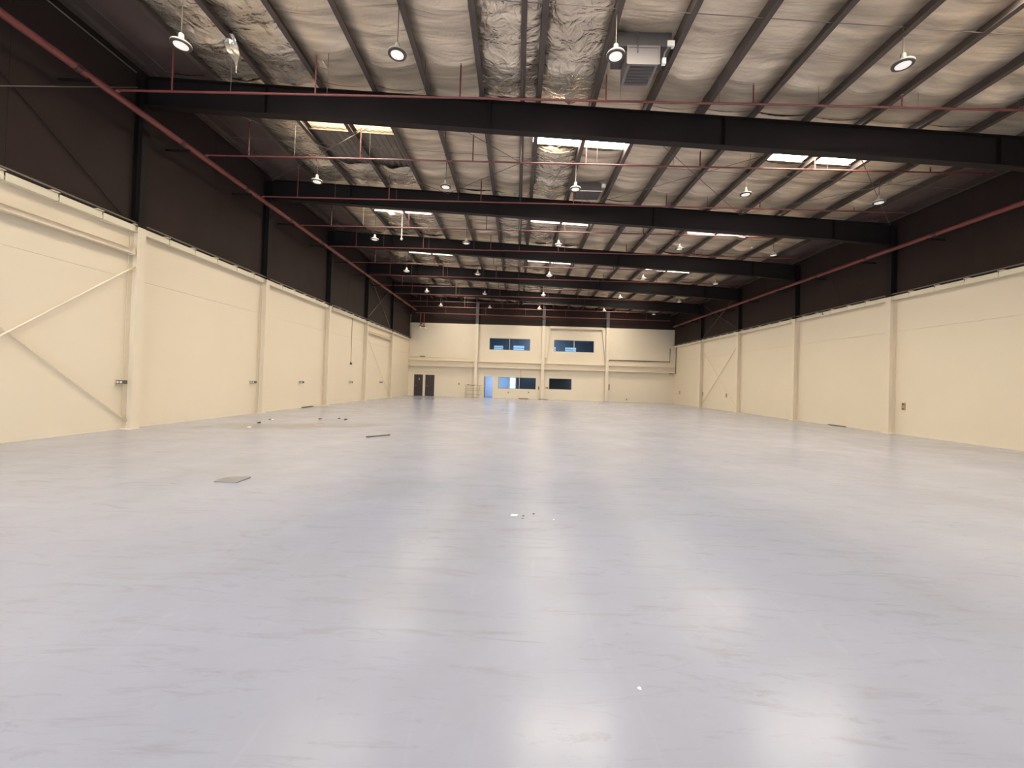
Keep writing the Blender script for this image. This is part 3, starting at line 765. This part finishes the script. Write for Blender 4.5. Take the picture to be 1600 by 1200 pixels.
def tray(x, s, y0, y1, label):
    o = empty('cable_tray', label, 'cable tray', 'cable trays on the wall copings', (x, y0, HC + 0.02))
    n = y1 - y0
    MB().tube([(0, 0, -0.18), (0, 0.05, -0.05), (0, 0.35, 0.06), (0, n, 0.06)], 0.02, 6).build('outer_rail', 'black_tube', o)
    MB().tube([(0.16 * s, 0.6, 0.06), (0.16 * s, n, 0.06)], 0.02, 6).build('inner_rail', 'black_tube', o)
    me = MB().tube([(0, 0, 0.06), (0.16 * s, 0, 0.06)], 0.014, 5).mesh('rung', 'black_tube')
    y = 0.8
    while y < n: link('rung', me, o, (0, y, 0)); y += 1.1
tray(XL + 0.34, -1, 23.6, 41.3, 'thin dark cable tray on top of left cream wall')
tray(XR - 0.34, 1, 21.2, 41.3, 'thin dark cable tray on top of right cream wall')
for nme, pts, lb in (('corner_conduit', [(15.36, YB - 0.09, 5.55), (15.36, YB - 0.09, 4.2), (9.2, YB - 0.09, 4.2)], 'dark L shaped conduit on the far wall towards right corner'),
                     ('corner_conduit', [(15.74, 41.3, 5.6), (15.74, 41.3, 3.0), (15.3, 41.8, 3.0)], 'dark vertical conduit in the far right corner'),
                     ('corner_conduit', [(-10.95, 41.6, 8.2), (-10.95, 41.6, 5.9), (-11.0, 41.2, 5.65)], 'grey vertical conduit in the far left corner')):
    tag(MB().tube(pts, 0.035, 8).build(nme, 'black_tube' if 'dark' in lb else 'tan_tube'), lb, 'conduit', 'corner conduits')
tag(MB().tube([(0.35, YB - 0.03, 2.2), (0.35, YB - 0.03, 3.05)], 0.015, 6).build('wall_conduit', 'tan_tube'), 'thin vertical conduit above the lower office window', 'conduit')
tag(MB().box(-9.95, YB - 0.12, 3.98, -9.45, YB - 0.05, 4.06).build('wall_bracket', 'socket_grey'), 'small dark bracket on far wall above the brown doors', 'bracket')
MB().tube([(XL + 0.03, YFRONT, 10.12), (XL + 0.03, yf(1) - 0.15, 10.12)], 0.018, 6).build('eave_cable', 'rod_steel', CEIL)

# tube rail by the far wall
g = empty('tube_rail', 'tan tubular rail frame standing by the open doorway', 'rail', None, (-4.35, 41.2, 0))
for dx in (-0.78, -0.62, 0.0, 0.62, 0.78): MB().tube([(dx, 0, 0), (dx, 0, 1.26)], 0.022, 6).build('post', 'tan_tube', g)
for dz in (0.32, 0.72, 0.92, 1.24): MB().tube([(-0.78, 0, dz), (0.78, 0, dz)], 0.02, 6).build('rail', 'tan_tube', g)
MB().tube([(-0.62, -0.02, 1.30), (-0.1, -0.03, 1.22), (0.2, -0.02, 1.26)], 0.03, 6).build('wrapped_cloth', 'debris_brown', g)

# ------------------------------------------------------------------ things lying on the floor
def slab(name, quad, h, mat, label, cat, group=None):
    o = MB().prism(quad, 'z', 0.001, h).build(name, mat); return tag(o, label, cat, group)
slab('flat_board', [(-4.56, 6.24), (-4.20, 6.22), (-4.21, 6.57), (-4.57, 6.55)], 0.018, 'board_grey', 'square grey board lying on floor at left', 'board')
slab('wood_strip', [(-4.16, 11.47), (-3.69, 12.03), (-3.65, 12.01), (-4.12, 11.44)], 0.03, 'stick_brown', 'thin brown wood strip lying on floor beyond the board', 'stick')
slab('paper_scrap', [(-0.03, 5.14), (0.05, 5.15), (0.06, 5.20), (-0.02, 5.19)], 0.006, 'paper_white', 'white paper scrap on the floor near the middle', 'paper')
slab('paper_scrap', [(-8.31, 12.7), (-8.22, 12.72), (-8.24, 12.8), (-8.3, 12.78)], 0.03, 'paper_white', 'white scrap near the left wall beside dark crumbs', 'paper')
slab('kerb_strip', [(-11.09, 21.2), (-10.98, 21.2), (-10.98, 22.2), (-11.09, 22.2)], 0.05, 'socket_grey', 'dark strip at foot of left wall in the third bay', 'strip')
slab('kerb_strip', [(0.2, 41.70), (1.2, 41.70), (1.2, 41.9), (0.2, 41.9)], 0.07, 'debris_brown', 'dark strip on floor under the lower office window', 'strip')
slab('kerb_strip', [(2.2, 41.45), (3.15, 41.45), (3.15, 41.58), (2.2, 41.58)], 0.06, 'debris_brown', 'dark strip at foot of the middle far column', 'strip')
slab('kerb_strip', [(15.70, 20.0), (15.81, 20.0), (15.81, 21.0), (15.70, 21.0)], 0.04, 'socket_grey', 'dark strip at foot of right wall', 'strip')
def lump(x, y, r, mat, label, name='debris_crumb', cat='debris', group='floor crumbs'):
    rr = random.Random(int(x * 1000 + y * 77))
    mb = MB().lathe([(r * 0.8, 0.0), (r, r * 0.35), (r * 0.6, r * 0.7), (r * 0.2, r * 0.8)], 7)
    mb.v = [(px * rr.uniform(0.7, 1.3), py * rr.uniform(0.7, 1.3), pz) for px, py, pz in mb.v]
    o = mb.build(name, mat); o.location = (x, y, 0.001); tag(o, label, cat, group)
lump(0.72, 2.29, 0.012, 'paper_white', 'tiny white pebble on the floor in the foreground', 'pebble', 'pebble', None)
for x, y, r, m_, lb in ((-8.76, 14.0, 0.07, 'debris_brown', 'brown crumb near second left column'), (-8.9, 15.0, 0.05, 'paper_white', 'pale crumb nearest the second left column'), (-9.1, 15.2, 0.05, 'debris_brown', 'brown crumb closest to left wall'),
                        (-7.58, 15.9, 0.06, 'debris_brown', 'flat brown crumb amid left floor litter'), (-7.04, 16.38, 0.05, 'debris_brown', 'farther brown crumb of the left litter'), (-6.61, 15.96, 0.07, 'debris_brown', 'rightmost brown crumb of the left litter'),
                        (0.13, 5.15, 0.014, 'debris_brown', 'dark speck right beside the white paper scrap'), (0.26, 5.24, 0.014, 'debris_brown', 'dark speck farther right of the white paper scrap'), (0.12, 5.05, 0.012, 'debris_brown', 'dark speck just in front of the white paper scrap'), (0.5, 5.05, 0.012, 'paper_white', 'pale speck right of the white paper scrap')):
    lump(x, y, r, m_, lb)
